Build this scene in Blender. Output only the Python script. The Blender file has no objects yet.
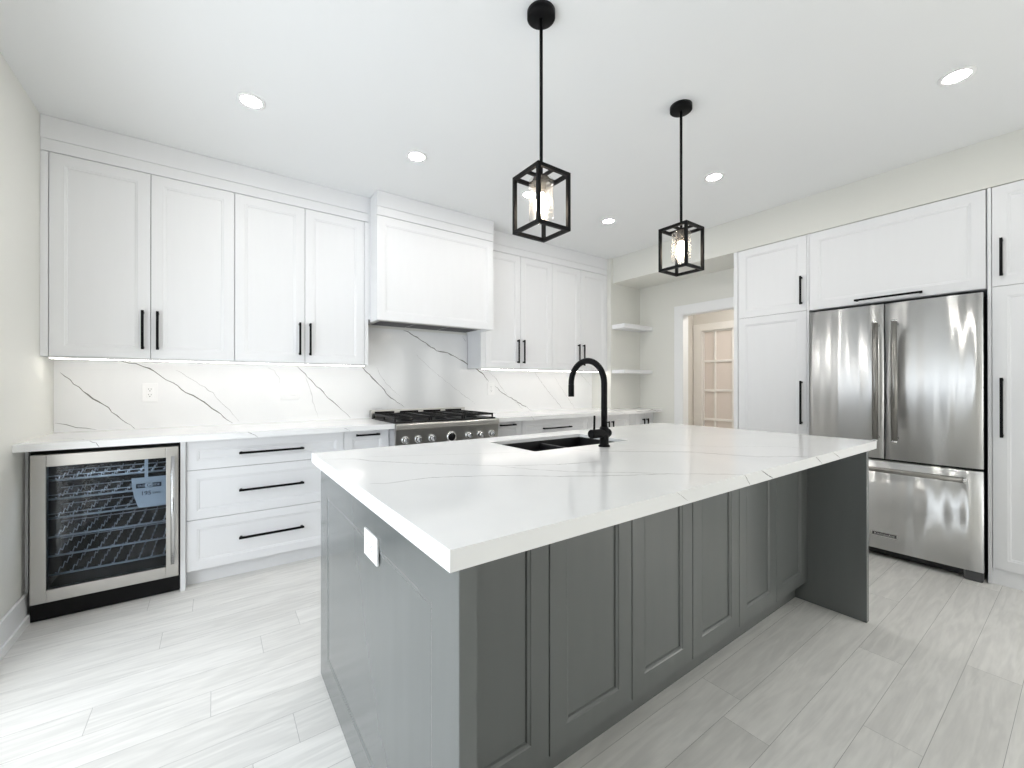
import bpy, bmesh, math, random
from mathutils import Vector, Matrix
random.seed(7)
PI = math.pi
sc = bpy.context.scene
C = sc.collection

# ------------------------------------------------------------------ camera, world, exposure
cam_data = bpy.data.cameras.new('camera')
cam_data.sensor_width = 36.0
cam_data.lens = 416.6579 / 1024 * 36.0
cam_data.clip_start = 0.02
cam = bpy.data.objects.new('camera', cam_data)
C.objects.link(cam)
yaw, pit, rol = 0.6202, 0.0020, -0.0004
_r = Vector((math.cos(yaw), -math.sin(yaw), 0)); _f = Vector((math.sin(yaw), math.cos(yaw), 0)); _u = Vector((0, 0, 1))
fw = _f * math.cos(pit) + _u * math.sin(pit); u2 = -_f * math.sin(pit) + _u * math.cos(pit)
cx = _r * math.cos(rol) + u2 * math.sin(rol); cy = -_r * math.sin(rol) + u2 * math.cos(rol)
mw = Matrix((cx, cy, -fw)).transposed().to_4x4(); mw.translation = Vector((0, 0, 1.1995))
cam.matrix_world = mw
sc.camera = cam

world = bpy.data.worlds.new('daylight_sky'); sc.world = world; world.use_nodes = True
bg = world.node_tree.nodes['Background']
# open blue sky towards the left side of the house, warmer sunlit surroundings behind and to the right
_wt = world.node_tree; _tc = _wt.nodes.new('ShaderNodeTexCoord'); _sx = _wt.nodes.new('ShaderNodeSeparateXYZ'); _mr = _wt.nodes.new('ShaderNodeMapRange'); _mc = _wt.nodes.new('ShaderNodeMix'); _mc.data_type = 'RGBA'
_mr.inputs['From Min'].default_value = -0.6; _mr.inputs['From Max'].default_value = -0.05
_mc.inputs[6].default_value = (0.91, 0.955, 1.02, 1); _mc.inputs[7].default_value = (1.06, 1.035, 0.99, 1)
_wt.links.new(_tc.outputs['Generated'], _sx.inputs[0]); _wt.links.new(_sx.outputs['X'], _mr.inputs['Value']); _wt.links.new(_mr.outputs[0], _mc.inputs[0]); _wt.links.new(_mc.outputs[2], bg.inputs[0])
bg.inputs[1].default_value = 4.8

sc.view_settings.view_transform = 'Standard'; sc.view_settings.look = 'None'
sc.view_settings.gamma = 1.0; sc.view_settings.use_curve_mapping = False
sc.view_settings.exposure = 0.0
sc.cycles.max_bounces = 12; sc.cycles.diffuse_bounces = 7; sc.cycles.glossy_bounces = 5
sc.cycles.transmission_bounces = 8; sc.cycles.transparent_max_bounces = 16
sc.cycles.caustics_reflective = False; sc.cycles.caustics_refractive = False
sc.cycles.sample_clamp_indirect = 6.0

def portal(name, loc, rot, sx, sy):
    d = bpy.data.lights.new(name, 'AREA'); d.shape = 'RECTANGLE'; d.size = sx; d.size_y = sy
    d.cycles.is_portal = True
    o = bpy.data.objects.new(name, d); C.objects.link(o); o.location = loc; o.rotation_euler = rot
XL, XB, XR, YW, YA, ZC, ZB = -0.779, 3.8166, 4.3175, 3.6215, 3.30, 2.6865, 2.393
YR = -3.3                                    # rear wall, behind the camera
LWY0, LWY1, LWZ0, LWZ1 = 0.15, 2.62, 0.06, 1.98   # patio door in the left wall
RWX0, RWX1, RWZ0, RWZ1 = 2.5, 4.15, 0.06, 2.3   # window added in the unseen rear wall for fill light
SWY0, SWY1, SWZ0, SWZ1 = -2.9, -0.75, 0.25, 2.15   # window added in the right wall, behind the camera, to light the floor
portal('fill_right_window', (XR + 0.13, (SWY0 + SWY1) / 2, (SWZ0 + SWZ1) / 2), (0, PI / 2, 0), SWZ1 - SWZ0, SWY1 - SWY0)
portal('daylight_patio_door', (XL - 0.06, (LWY0 + LWY1) / 2, (LWZ0 + LWZ1) / 2), (0, -PI / 2, 0), LWZ1 - LWZ0, LWY1 - LWY0)
portal('fill_rear_window', ((RWX0 + RWX1) / 2, YR - 0.06, (RWZ0 + RWZ1) / 2), (PI / 2, 0, 0), RWX1 - RWX0, RWZ1 - RWZ0)

# ------------------------------------------------------------------ materials
def nt(name):
    m = bpy.data.materials.new(name); m.use_nodes = True
    t = m.node_tree
    return m, t, t.nodes['Principled BSDF']
def N(t, ty, **kw):
    n = t.nodes.new(ty)
    for k, v in kw.items(): setattr(n, k, v)
    return n
def simple(name, col, rough=0.5, metal=0.0, spec=0.5, **kw):
    m, t, b = nt(name)
    b.inputs['Base Color'].default_value = (*col, 1); b.inputs['Roughness'].default_value = rough
    b.inputs['Metallic'].default_value = metal; b.inputs['Specular IOR Level'].default_value = spec
    return m
def paint(name, col, rough, var=0.02, scale=8, bump=0.0, stretch=(1, 1, 1), spec=0.5):
    m, t, b = nt(name)
    co = N(t, 'ShaderNodeTexCoord'); mp = N(t, 'ShaderNodeMapping'); mp.inputs['Scale'].default_value = stretch
    no = N(t, 'ShaderNodeTexNoise'); no.inputs['Scale'].default_value = scale; no.inputs['Detail'].default_value = 4
    mx = N(t, 'ShaderNodeMix', data_type='RGBA')
    mx.inputs[6].default_value = (*[max(0, c * (1 - var)) for c in col], 1); mx.inputs[7].default_value = (*[min(1, c * (1 + var)) for c in col], 1)
    t.links.new(co.outputs['Object'], mp.inputs[0]); t.links.new(mp.outputs[0], no.inputs['Vector'])
    t.links.new(no.outputs[0], mx.inputs[0]); t.links.new(mx.outputs[2], b.inputs['Base Color'])
    b.inputs['Roughness'].default_value = rough; b.inputs['Specular IOR Level'].default_value = spec
    if bump:
        bp = N(t, 'ShaderNodeBump'); bp.inputs['Strength'].default_value = bump; bp.inputs['Distance'].default_value = 0.002
        t.links.new(no.outputs[0], bp.inputs['Height']); t.links.new(bp.outputs[0], b.inputs['Normal'])
    return m
def emit(name, col, s):
    m, t, b = nt(name)
    b.inputs['Base Color'].default_value = (*col, 1); b.inputs['Emission Color'].default_value = (*col, 1)
    b.inputs['Emission Strength'].default_value = s
    return m
def thin_glass(name, tint, rough=0.0, bump=False, refl=1.0):
    m = bpy.data.materials.new(name); m.use_nodes = True; t = m.node_tree; t.nodes.clear()
    out = N(t, 'ShaderNodeOutputMaterial'); tr = N(t, 'ShaderNodeBsdfTransparent'); gl = N(t, 'ShaderNodeBsdfGlossy')
    fr = N(t, 'ShaderNodeLayerWeight'); fr.inputs[0].default_value = 0.5; pw = N(t, 'ShaderNodeMath', operation='POWER'); pw.inputs[1].default_value = 5.0
    ma = N(t, 'ShaderNodeMath', operation='MULTIPLY_ADD'); ma.inputs[1].default_value = 0.94; ma.inputs[2].default_value = 0.05; t.links.new(fr.outputs['Facing'], pw.inputs[0]); t.links.new(pw.outputs[0], ma.inputs[0]); mx = N(t, 'ShaderNodeMixShader')
    mu = N(t, 'ShaderNodeMath', operation='MULTIPLY'); mu.inputs[1].default_value = refl
    tr.inputs[0].default_value = (*tint, 1); gl.inputs['Roughness'].default_value = rough
    t.links.new(ma.outputs[0], mu.inputs[0]); mu.use_clamp = True; t.links.new(mu.outputs[0], mx.inputs[0])
    t.links.new(tr.outputs[0], mx.inputs[1]); t.links.new(gl.outputs[0], mx.inputs[2]); t.links.new(mx.outputs[0], out.inputs[0])
    if bump:
        co = N(t, 'ShaderNodeTexCoord'); vo = N(t, 'ShaderNodeTexVoronoi'); vo.inputs['Scale'].default_value = 140
        bp = N(t, 'ShaderNodeBump'); bp.inputs['Strength'].default_value = 0.6; bp.inputs['Distance'].default_value = 0.002
        t.links.new(co.outputs['Object'], vo.inputs['Vector']); t.links.new(vo.outputs[0], bp.inputs['Height'])
        t.links.new(bp.outputs[0], gl.inputs['Normal']); t.links.new(bp.outputs[0], fr.inputs['Normal'])
    return m
def seeded():
    m = thin_glass('seeded_glass', (0.93, 0.93, 0.92), 0.05, True, 1.6); t = m.node_tree
    out = [n for n in t.nodes if n.type == 'OUTPUT_MATERIAL'][0]; src = out.inputs[0].links[0].from_socket
    tl = N(t, 'ShaderNodeBsdfTranslucent'); tl.inputs[0].default_value = (.95, .93, .90, 1); mx = N(t, 'ShaderNodeMixShader'); mx.inputs[0].default_value = 0.06
    t.links.new(src, mx.inputs[1]); t.links.new(tl.outputs[0], mx.inputs[2]); t.links.new(mx.outputs[0], out.inputs[0])
    return m
def steel(name, col, rough, axis='Z', streak=0.0, aniso=0.0, rot=0.0):
    m, t, b = nt(name)
    b.inputs['Base Color'].default_value = (*col, 1); b.inputs['Metallic'].default_value = 1.0; b.inputs['Roughness'].default_value = rough
    b.inputs['Anisotropic'].default_value = aniso; b.inputs['Anisotropic Rotation'].default_value = rot
    tg = N(t, 'ShaderNodeTangent', direction_type='RADIAL', axis='Z'); t.links.new(tg.outputs[0], b.inputs['Tangent'])
    co = N(t, 'ShaderNodeTexCoord'); mp = N(t, 'ShaderNodeMapping')
    mp.inputs['Scale'].default_value = (5.5, 5.5, 0.22) if axis == 'Z' else (0.35, 3.0, 3.0)
    no = N(t, 'ShaderNodeTexNoise'); no.inputs['Scale'].default_value = 1.6; no.inputs['Detail'].default_value = 1.0
    bp = N(t, 'ShaderNodeBump'); bp.inputs['Strength'].default_value = streak; bp.inputs['Distance'].default_value = 0.02
    t.links.new(co.outputs['Object'], mp.inputs[0]); t.links.new(mp.outputs[0], no.inputs['Vector'])
    t.links.new(no.outputs[0], bp.inputs['Height'])
    if streak: t.links.new(bp.outputs[0], b.inputs['Normal'])
    return m

M = {}
M['wall'] = paint('warm_white_wall_paint', (0.745, 0.742, 0.70), 0.55, 0.01, 3)
M['ceiling'] = paint('ceiling_paint', (0.80, 0.81, 0.815), 0.8, 0.01, 2)
M['trim'] = simple('white_trim_paint', (0.84, 0.845, 0.85), 0.35)
M['cab'] = paint('white_cabinet_lacquer', (0.805, 0.81, 0.825), 0.45, 0.012, 5, 0.0, (6, 6, 0.6))
M['gap'] = simple('painted_gap_shade', (0.10, 0.10, 0.10), 0.8)  # dark sheet behind the fronts; paints the shade in the gaps
M['grey'] = paint('charcoal_island_paint', (0.124, 0.132, 0.130), 0.17, 0.06, 4, 0.0, (5, 5, 0.6), 0.62)
M['black'] = simple('matte_black_metal', (0.004, 0.004, 0.0045), 0.5, 0, 0.12)
M['blackp'] = simple('black_plastic', (0.004, 0.004, 0.0045), 0.6, 0, 0.2)
M['iron'] = simple('cast_iron', (0.008, 0.008, 0.0085), 0.45, 0, 0.25)
M['sink'] = simple('black_composite', (0.004, 0.004, 0.005), 0.5)
M['steel'] = steel('brushed_stainless_steel', (0.77, 0.77, 0.765), 0.36, 'Z', 1.0, 0.97, 0.25)
M['steelx'] = steel('brushed_stainless_trim', (0.56, 0.545, 0.52), 0.28, 'X', 0.03, 0.4, 0.0)
M['rangeside'] = simple('light_grey_range_side', (0.42, 0.42, 0.43), 0.4)
M['chrome'] = simple('polished_steel', (0.72, 0.72, 0.72), 0.15, 1.0)
M['satin'] = simple('satin_steel_bar', (0.30, 0.29, 0.275), 0.38, 1.0)
M['dgrey'] = simple('dark_grey_plastic', (0.07, 0.07, 0.073), 0.5)
M['body'] = simple('black_fridge_body', (0.012, 0.012, 0.013), 0.55)
M['white'] = simple('white_plastic', (0.86, 0.86, 0.86), 0.35)
M['slot'] = simple('outlet_slot', (0.12, 0.12, 0.12), 0.6)
M['paper'] = simple('pale_paper', (0.80, 0.82, 0.85), 0.6)
M['ink'] = simple('black_ink', (0.02, 0.02, 0.03), 0.7)
M['wire'] = simple('rack_wire', (0.68, 0.72, 0.78), 0.45, 0.3)
M['hallwall'] = paint('beige_hall_paint', (0.64, 0.62, 0.58), 0.6, 0.01, 3)
M['halltrim'] = simple('cream_hall_trim', (0.76, 0.745, 0.72), 0.4)
M['frost'] = simple('frosted_door_glass', (0.70, 0.64, 0.60), 0.25)
M['glass'] = thin_glass('clear_glass', (0.97, 0.98, 0.98))
M['seeded'] = seeded()
M['smoked'] = thin_glass('smoked_glass', (0.72, 0.77, 0.82), 0.0, False, 0.45)
M['bulb'] = emit('warm_bulb', (1.0, 0.85, 0.68), 40)
M['pot'] = emit('downlight_lens', (1.0, 0.96, 0.91), 170)
M['led'] = emit('led_strip', (1.0, 0.95, 0.88), 22)
M['cooler_fill'] = emit('cooler_fill', (0.86, 0.93, 1.0), 20)
M['hall_fill'] = emit('hall_fill_glass', (1.0, 0.95, 0.90), 110)

def quartz(name, rough):
    m, t, b = nt(name)
    co = N(t, 'ShaderNodeTexCoord'); no = N(t, 'ShaderNodeTexNoise'); no.inputs['Scale'].default_value = 2.2
    no.inputs['Detail'].default_value = 6; no.inputs['Distortion'].default_value = 0.8
    cr = N(t, 'ShaderNodeValToRGB'); cr.color_ramp.elements[0].position = 0.35; cr.color_ramp.elements[0].color = (0.83, 0.835, 0.84, 1)
    cr.color_ramp.elements[1].position = 0.62; cr.color_ramp.elements[1].color = (0.865, 0.868, 0.87, 1)
    t.links.new(co.outputs['Object'], no.inputs['Vector']); t.links.new(no.outputs[0], cr.inputs[0]); t.links.new(cr.outputs[0], b.inputs['Base Color'])
    b.inputs['Roughness'].default_value = rough
    return m
M['quartz'] = quartz('white_quartz', 0.12)
M['quartzb'] = quartz('white_quartz_backsplash', 0.10)
def vein_mat(name, col):
    m, t, b = nt(name)
    co = N(t, 'ShaderNodeTexCoord'); no = N(t, 'ShaderNodeTexNoise'); no.inputs['Scale'].default_value = 14; no.inputs['Detail'].default_value = 5
    mx = N(t, 'ShaderNodeMix', data_type='RGBA'); mx.inputs[6].default_value = (*col, 1); mx.inputs[7].default_value = (*[min(.8, c * 1.7) for c in col], 1)
    t.links.new(co.outputs['Object'], no.inputs['Vector']); t.links.new(no.outputs[0], mx.inputs[0]); t.links.new(mx.outputs[2], b.inputs['Base Color'])
    b.inputs['Roughness'].default_value = 0.2
    return m
M['vein'] = vein_mat('dark_quartz_vein', (0.13, 0.125, 0.12))
M['veinl'] = vein_mat('pale_quartz_vein', (0.27, 0.265, 0.26))

def oak():
    m, t, b = nt('pale_grey_oak')
    at = N(t, 'ShaderNodeAttribute', attribute_name='plank'); co = N(t, 'ShaderNodeTexCoord')
    mp = N(t, 'ShaderNodeMapping'); mp.inputs['Scale'].default_value = (1.1, 9.0, 1.0)
    cb = N(t, 'ShaderNodeCombineXYZ'); ml = N(t, 'ShaderNodeMath', operation='MULTIPLY'); ml.inputs[1].default_value = 37.0
    t.links.new(at.outputs['Fac'], ml.inputs[0]); t.links.new(ml.outputs[0], cb.inputs[0]); t.links.new(ml.outputs[0], cb.inputs[2])
    t.links.new(co.outputs['Object'], mp.inputs[0]); t.links.new(cb.outputs[0], mp.inputs['Location'])
    no = N(t, 'ShaderNodeTexNoise'); no.inputs['Scale'].default_value = 1.6; no.inputs['Detail'].default_value = 3; no.inputs['Distortion'].default_value = 0.6
    t.links.new(mp.outputs[0], no.inputs['Vector'])
    wv = N(t, 'ShaderNodeMath', operation='MULTIPLY'); wv.inputs[1].default_value = 26.0; t.links.new(no.outputs[0], wv.inputs[0])
    sn = N(t, 'ShaderNodeMath', operation='SINE'); t.links.new(wv.outputs[0], sn.inputs[0])
    n2 = N(t, 'ShaderNodeTexNoise'); n2.inputs['Scale'].default_value = 7; n2.inputs['Detail'].default_value = 5; t.links.new(mp.outputs[0], n2.inputs['Vector'])
    r1 = N(t, 'ShaderNodeValToRGB'); r1.color_ramp.elements[0].color = (0.67, 0.66, 0.635, 1); r1.color_ramp.elements[1].color = (0.75, 0.74, 0.715, 1)
    t.links.new(at.outputs['Fac'], r1.inputs[0])
    mr = N(t, 'ShaderNodeMapRange'); mr.inputs['From Min'].default_value = -1; mr.inputs['From Max'].default_value = 1
    mr.inputs['To Min'].default_value = 0.945; mr.inputs['To Max'].default_value = 1.04; t.links.new(sn.outputs[0], mr.inputs['Value'])
    m2 = N(t, 'ShaderNodeMapRange'); m2.inputs['From Min'].default_value = 0.3; m2.inputs['From Max'].default_value = 0.7
    m2.inputs['To Min'].default_value = 0.95; m2.inputs['To Max'].default_value = 1.05; t.links.new(n2.outputs[0], m2.inputs['Value'])
    mm = N(t, 'ShaderNodeMath', operation='MULTIPLY'); t.links.new(mr.outputs[0], mm.inputs[0]); t.links.new(m2.outputs[0], mm.inputs[1])
    vm = N(t, 'ShaderNodeVectorMath', operation='SCALE'); t.links.new(r1.outputs[0], vm.inputs[0]); t.links.new(mm.outputs[0], vm.inputs['Scale'])
    t.links.new(vm.outputs[0], b.inputs['Base Color']); b.inputs['Roughness'].default_value = 0.42
    return m
M['oak'] = oak()
M['seam'] = simple('plank_seam', (0.30, 0.295, 0.285), 0.7)

# ------------------------------------------------------------------ mesh helpers
class MB:
    def __init__(s): s.bm = bmesh.new()
    def face(s, pts, mi=0, smooth=False):
        f = s.bm.faces.new([s.bm.verts.new(p) for p in pts]); f.material_index = mi; f.smooth = smooth; return f
    def box(s, x0, x1, y0, y1, z0, z1, mi=0):
        if x0 > x1: x0, x1 = x1, x0
        if y0 > y1: y0, y1 = y1, y0
        if z0 > z1: z0, z1 = z1, z0
        v = [s.bm.verts.new(p) for p in ((x0, y0, z0), (x1, y0, z0), (x1, y1, z0), (x0, y1, z0), (x0, y0, z1), (x1, y0, z1), (x1, y1, z1), (x0, y1, z1))]
        for q in ((0, 3, 2, 1), (4, 5, 6, 7), (0, 1, 5, 4), (1, 2, 6, 5), (2, 3, 7, 6), (3, 0, 4, 7)):
            f = s.bm.faces.new([v[i] for i in q]); f.material_index = mi
        return s
    def prism(s, pts, z0, z1, mi=0):
        n = len(pts); a = [s.bm.verts.new((x, y, z0)) for x, y in pts]; b = [s.bm.verts.new((x, y, z1)) for x, y in pts]
        s.bm.faces.new(list(reversed(a))).material_index = mi; s.bm.faces.new(b).material_index = mi
        for i in range(n): s.bm.faces.new((a[i], a[(i + 1) % n], b[(i + 1) % n], b[i])).material_index = mi
        return s
    def prism_x(s, yz, x0, x1, mi=0):
        n = len(yz); a = [s.bm.verts.new((x0, y, z)) for y, z in yz]; b = [s.bm.verts.new((x1, y, z)) for y, z in yz]
        s.bm.faces.new(list(reversed(a))).material_index = mi; s.bm.faces.new(b).material_index = mi
        for i in range(n): s.bm.faces.new((a[i], a[(i + 1) % n], b[(i + 1) % n], b[i])).material_index = mi
        return s
    def tube(s, pts, r, n=12, mi=0, caps=True):
        pts = [Vector(p) for p in pts]; rs = r if isinstance(r, (list, tuple)) else [r] * len(pts)
        t0 = (pts[1] - pts[0]).normalized(); ref = Vector((0, 0, 1)) if abs(t0.z) < .9 else Vector((1, 0, 0))
        nrm = t0.cross(ref).normalized(); rings = []
        for i, p in enumerate(pts):
            t = (pts[min(i + 1, len(pts) - 1)] - pts[max(i - 1, 0)]).normalized()
            nrm = (nrm - t * nrm.dot(t)).normalized(); bn = t.cross(nrm)
            rings.append([s.bm.verts.new(p + (nrm * math.cos(2 * PI * k / n) + bn * math.sin(2 * PI * k / n)) * rs[i]) for k in range(n)])
        for a, b in zip(rings, rings[1:]):
            for k in range(n):
                f = s.bm.faces.new((a[k], a[(k + 1) % n], b[(k + 1) % n], b[k])); f.smooth = True; f.material_index = mi
        if caps:
            s.bm.faces.new(list(reversed(rings[0]))).material_index = mi; s.bm.faces.new(rings[-1]).material_index = mi
        return s
    def lathe(s, prof, c=(0, 0, 0), n=32, axis='z', mi=0, smooth=True, caps=True):
        rings = []
        for r, h in prof:
            ring = []
            for k in range(n):
                a = 2 * PI * k / n; u, v = r * math.cos(a), r * math.sin(a)
                p = (u, v, h) if axis == 'z' else ((u, h, v) if axis == 'y' else (h, u, v))
                ring.append(s.bm.verts.new((c[0] + p[0], c[1] + p[1], c[2] + p[2])))
            rings.append(ring)
        for a, b in zip(rings, rings[1:]):
            for k in range(n):
                f = s.bm.faces.new((a[k], a[(k + 1) % n], b[(k + 1) % n], b[k])); f.smooth = smooth; f.material_index = mi
        if caps and prof[0][0] > 1e-6: s.bm.faces.new(rings[0]).material_index = mi
        if caps and prof[-1][0] > 1e-6: s.bm.faces.new(rings[-1]).material_index = mi
        return s
    def shaker(s, x0, x1, z0, z1, y, t=0.02, rail=0.058, deep=1.0, mi=0):
        """framed panel facing -y, its front face at y"""
        d = deep; loops = [(0, .0015), (.0015, 0), (rail, 0), (rail + .003, .002 * d), (rail + .011, .0035 * d), (rail + .014, .0075 * d)]
        R = []
        for i, dp in loops:
            R.append([s.bm.verts.new(p) for p in ((x0 + i, y + dp, z0 + i), (x1 - i, y + dp, z0 + i), (x1 - i, y + dp, z1 - i), (x0 + i, y + dp, z1 - i))])
        for a, b in zip(R, R[1:]):
            for k in range(4): s.bm.faces.new((a[k], a[(k + 1) % 4], b[(k + 1) % 4], b[k])).material_index = mi
        s.bm.faces.new(R[-1]).material_index = mi
        bk = [s.bm.verts.new(p) for p in ((x0, y + t, z0), (x1, y + t, z0), (x1, y + t, z1), (x0, y + t, z1))]
        for k in range(4): s.bm.faces.new((bk[k], bk[(k + 1) % 4], R[0][(k + 1) % 4], R[0][k])).material_index = mi
        s.bm.faces.new(list(reversed(bk))).material_index = mi
        return s
    def vein(s, pts, width, fn, mi, step=0.02, jit=0.004):
        """thin irregular strip lying on a face; fn maps (u, v) to a point, pts is a polyline in (u, v)"""
        P = []
        for (a, b), (c, d) in zip(pts, pts[1:]):
            L = math.hypot(c - a, d - b); n = max(1, int(L / step))
            for i in range(n): P.append((a + (c - a) * i / n, b + (d - b) * i / n))
        P.append(pts[-1])
        Q = []
        for i, (a, b) in enumerate(P):
            p, q = P[max(0, i - 1)], P[min(len(P) - 1, i + 1)]
            dx, dy = q[0] - p[0], q[1] - p[1]; L = math.hypot(dx, dy) or 1; nx, ny = -dy / L, dx / L
            j = random.uniform(-jit, jit) if 0 < i < len(P) - 1 else 0
            e = min(1, .35 + i / 6, .35 + (len(P) - 1 - i) / 6)
            w = width * .5 * random.uniform(.45, 1.3) * e
            Q.append(((a + nx * (j + w), b + ny * (j + w)), (a + nx * (j - w), b + ny * (j - w))))
        for (a, b), (c, d) in zip(Q, Q[1:]):
            s.face([fn(*a), fn(*b), fn(*d), fn(*c)], mi)
    def build(s, name, mat, parent=None, bevel=0.0, normals=True):
        if normals: bmesh.ops.recalc_face_normals(s.bm, faces=s.bm.faces)
        me = bpy.data.meshes.new(name); s.bm.to_mesh(me); s.bm.free()
        for m in (mat if isinstance(mat, (list, tuple)) else [mat]): me.materials.append(M[m])
        o = bpy.data.objects.new(name, me); C.objects.link(o)
        if parent: o.parent = parent
        if bevel:
            b = o.modifiers.new('soft_edges', 'BEVEL'); b.width = bevel; b.segments = 2; b.limit_method = 'ANGLE'; b.angle_limit = 0.6
        return o
def box(name, mat, parent, *a, bevel=0.0): return MB().box(*a).build(name, mat, parent, bevel)
def thing(name, label, cat, loc=(0, 0, 0), rz=0.0, group=None):
    o = bpy.data.objects.new(name, None); o.empty_display_size = 0.1; C.objects.link(o)
    o.location = loc; o.rotation_euler = (0, 0, rz); o['label'] = label; o['category'] = cat
    if group: o['group'] = group
    return o
def tag(o, label, cat, group=None):
    o['label'] = label; o['category'] = cat
    if group: o['group'] = group
    return o
def struct(o): o['kind'] = 'structure'; return o
def text(name, body, size, mat, parent, loc, rot, squeeze=1.0, ext=0.0003):
    cu = bpy.data.curves.new(name, 'FONT'); cu.body = body; cu.size = size; cu.extrude = ext; cu.align_x = 'CENTER'; cu.align_y = 'CENTER'
    tmp = bpy.data.objects.new(name + '_curve', cu); C.objects.link(tmp)
    dg = bpy.context.evaluated_depsgraph_get(); me = bpy.data.meshes.new_from_object(tmp.evaluated_get(dg))
    bpy.data.objects.remove(tmp); me.materials.clear(); me.materials.append(M[mat])
    o = bpy.data.objects.new(name, me); C.objects.link(o); o.parent = parent; o.location = loc; o.rotation_euler = rot; o.scale = (squeeze, 1, 1)
    return o

def pull(parent, x, z, y, length, vertical=True, mat='black', w=0.013, so=0.036):
    """slim square bar pull on a face at y that looks towards -y"""
    m = MB(); h = length / 2; e = h - 0.012; k = w / 2
    if vertical:
        m.box(x - k, x + k, y - so, y - so + w, z - h, z + h)
        for q in (-e, e): m.box(x - k, x + k, y - so + w * .5, y - 0.0003, z + q - k, z + q + k)
    else:
        m.box(x - h, x + h, y - so, y - so + w, z - k, z + k)
        for q in (-e, e): m.box(x + q - k, x + q + k, y - so + w * .5, y - 0.0003, z - k, z + k)
    return m.build('handle', mat, parent, 0.0015)

# ------------------------------------------------------------------ the setting
PITCH, OFF = 0.1536, 0.017
joints = {18: [-0.094], 16: [-0.203], 13: [-0.367], 12: [-0.010], 10: [0.235], 17: [0.62], 15: [0.35], 14: [0.18], 11: [-0.45], 9: [0.10], 1: [2.62], 2: [1.86], 3: [2.40], 4: [1.50], 0: [1.2], -1: [2.9], -2: [1.7]}
fl = bmesh.new(); plank_vals = []
def floor_quad(x0, x1, y0, y1, z, mi, val):
    f = fl.faces.new([fl.verts.new(p) for p in ((x0, y0, z), (x1, y0, z), (x1, y1, z), (x0, y1, z))]); f.material_index = mi; plank_vals.append(val)
FX0, FX1, FY0, FY1 = XL - 0.13, 6.2, YR - 0.13, YW + 0.13
G = 0.0006
row = int(math.floor((FY0 - OFF) / PITCH))
while OFF + PITCH * row < FY1:
    y0, y1 = OFF + PITCH * row, OFF + PITCH * (row + 1)
    xs = []
    base = joints.get(row, [random.uniform(-.5, 1.0)])[0]
    x = base
    while x > FX0: xs.append(x); x -= random.uniform(1.5, 2.1)
    x = base + random.uniform(1.5, 2.1)
    while x < FX1: xs.append(x); x += random.uniform(1.5, 2.1)
    xs = [FX0] + sorted(xs) + [FX1]
    for a, b in zip(xs, xs[1:]): floor_quad(a + G, b - G, max(y0, FY0) + G, min(y1, FY1) - G, 0.0, 0, random.random())
    row += 1
floor_quad(FX0, FX1, FY0, FY1, -0.0015, 1, 0.5)
me = bpy.data.meshes.new('floor'); fl.to_mesh(me); fl.free()
me.materials.append(M['oak']); me.materials.append(M['seam'])
at = me.attributes.new('plank', 'FLOAT', 'FACE')
for i, v in enumerate(plank_vals): at.data[i].value = v
fo = bpy.data.objects.new('floor', me); C.objects.link(fo); struct(fo)

struct(box('ceiling', 'ceiling', None, XL - .12, XR + .12, YR - .12, YW + .12, ZC, ZC + .12))
w = MB(); T = 0.12
w.box(XL - T, XL, YR, LWY0, 0, ZC); w.box(XL - T, XL, LWY1, YW, 0, ZC); w.box(XL - T, XL, LWY0, LWY1, LWZ1, ZC); w.box(XL - T, XL, LWY0, LWY1, 0, LWZ0)
struct(w.build('wall_left', 'wall'))
struct(box('wall_back', 'wall', None, XL - T, XR + T, YW, YW + T, 0, ZC))
TW = 0.07
DY0, DY1, DZ = 1.905, 2.715, 1.998          # doorway in the right wall
w = MB(); w.box(XR, XR + TW, YR, SWY0, 0, ZC); w.box(XR, XR + TW, SWY1, DY0, 0, ZC); w.box(XR, XR + TW, SWY0, SWY1, 0, SWZ0); w.box(XR, XR + TW, SWY0, SWY1, SWZ1, ZC); w.box(XR, XR + TW, DY1, YW, 0, ZC); w.box(XR, XR + TW, DY0, DY1, DZ, ZC)
struct(w.build('wall_right', 'wall'))
w = MB(); w.box(XL - T, RWX0, YR - T, YR, 0, ZC); w.box(RWX1, XR + T, YR - T, YR, 0, ZC); w.box(RWX0, RWX1, YR - T, YR, RWZ1, ZC); w.box(RWX0, RWX1, YR - T, YR, 0, RWZ0)
struct(w.build('wall_rear', 'wall'))
struct(box('wall_alcove', 'wall', None, 3.783, XR, YA, YW, 0, ZC))
struct(box('wall_bulkhead', 'wall', None, XB, XR, -.6, YW, ZB, ZC))
# baseboard, left
for a, b, nm in ((LWY1 + 0.09, 3.135, 'baseboard_left'), (YR, LWY0 - 0.09, 'baseboard_left_rear')):
    m = MB(); m.box(XL, XL + 0.014, a, b, 0, 0.150); m.box(XL + 0.014, XL + 0.026, a, b, 0, 0.045)
    struct(m.build(nm, 'trim', None, 0.003))
m = MB(); m.box(XL + .03, XR - .02, YR, YR + .014, 0, .15); struct(m.build('baseboard_rear', 'trim', None, .003))
# doorway casing and jamb
m = MB()
m.box(XR - 0.018, XR, DY1, DY1 + 0.098, 0, DZ + 0.097); m.box(XR - 0.018, XR, DY0 - 0.098, DY0, 0, DZ + 0.097); m.box(XR - 0.018, XR, DY0, DY1, DZ, DZ + 0.097)
m.box(XR - 0.018, XR + TW + .018, DY1 - 0.012, DY1 - .0005, 0, DZ); m.box(XR - 0.018, XR + TW + .018, DY0 + .0005, DY0 + 0.012, 0, DZ); m.box(XR - 0.018, XR + TW + .018, DY0 + 0.012, DY1 - 0.012, DZ - 0.012, DZ - .0005)
struct(m.build('trim_1', 'trim', None, 0.002))
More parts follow.
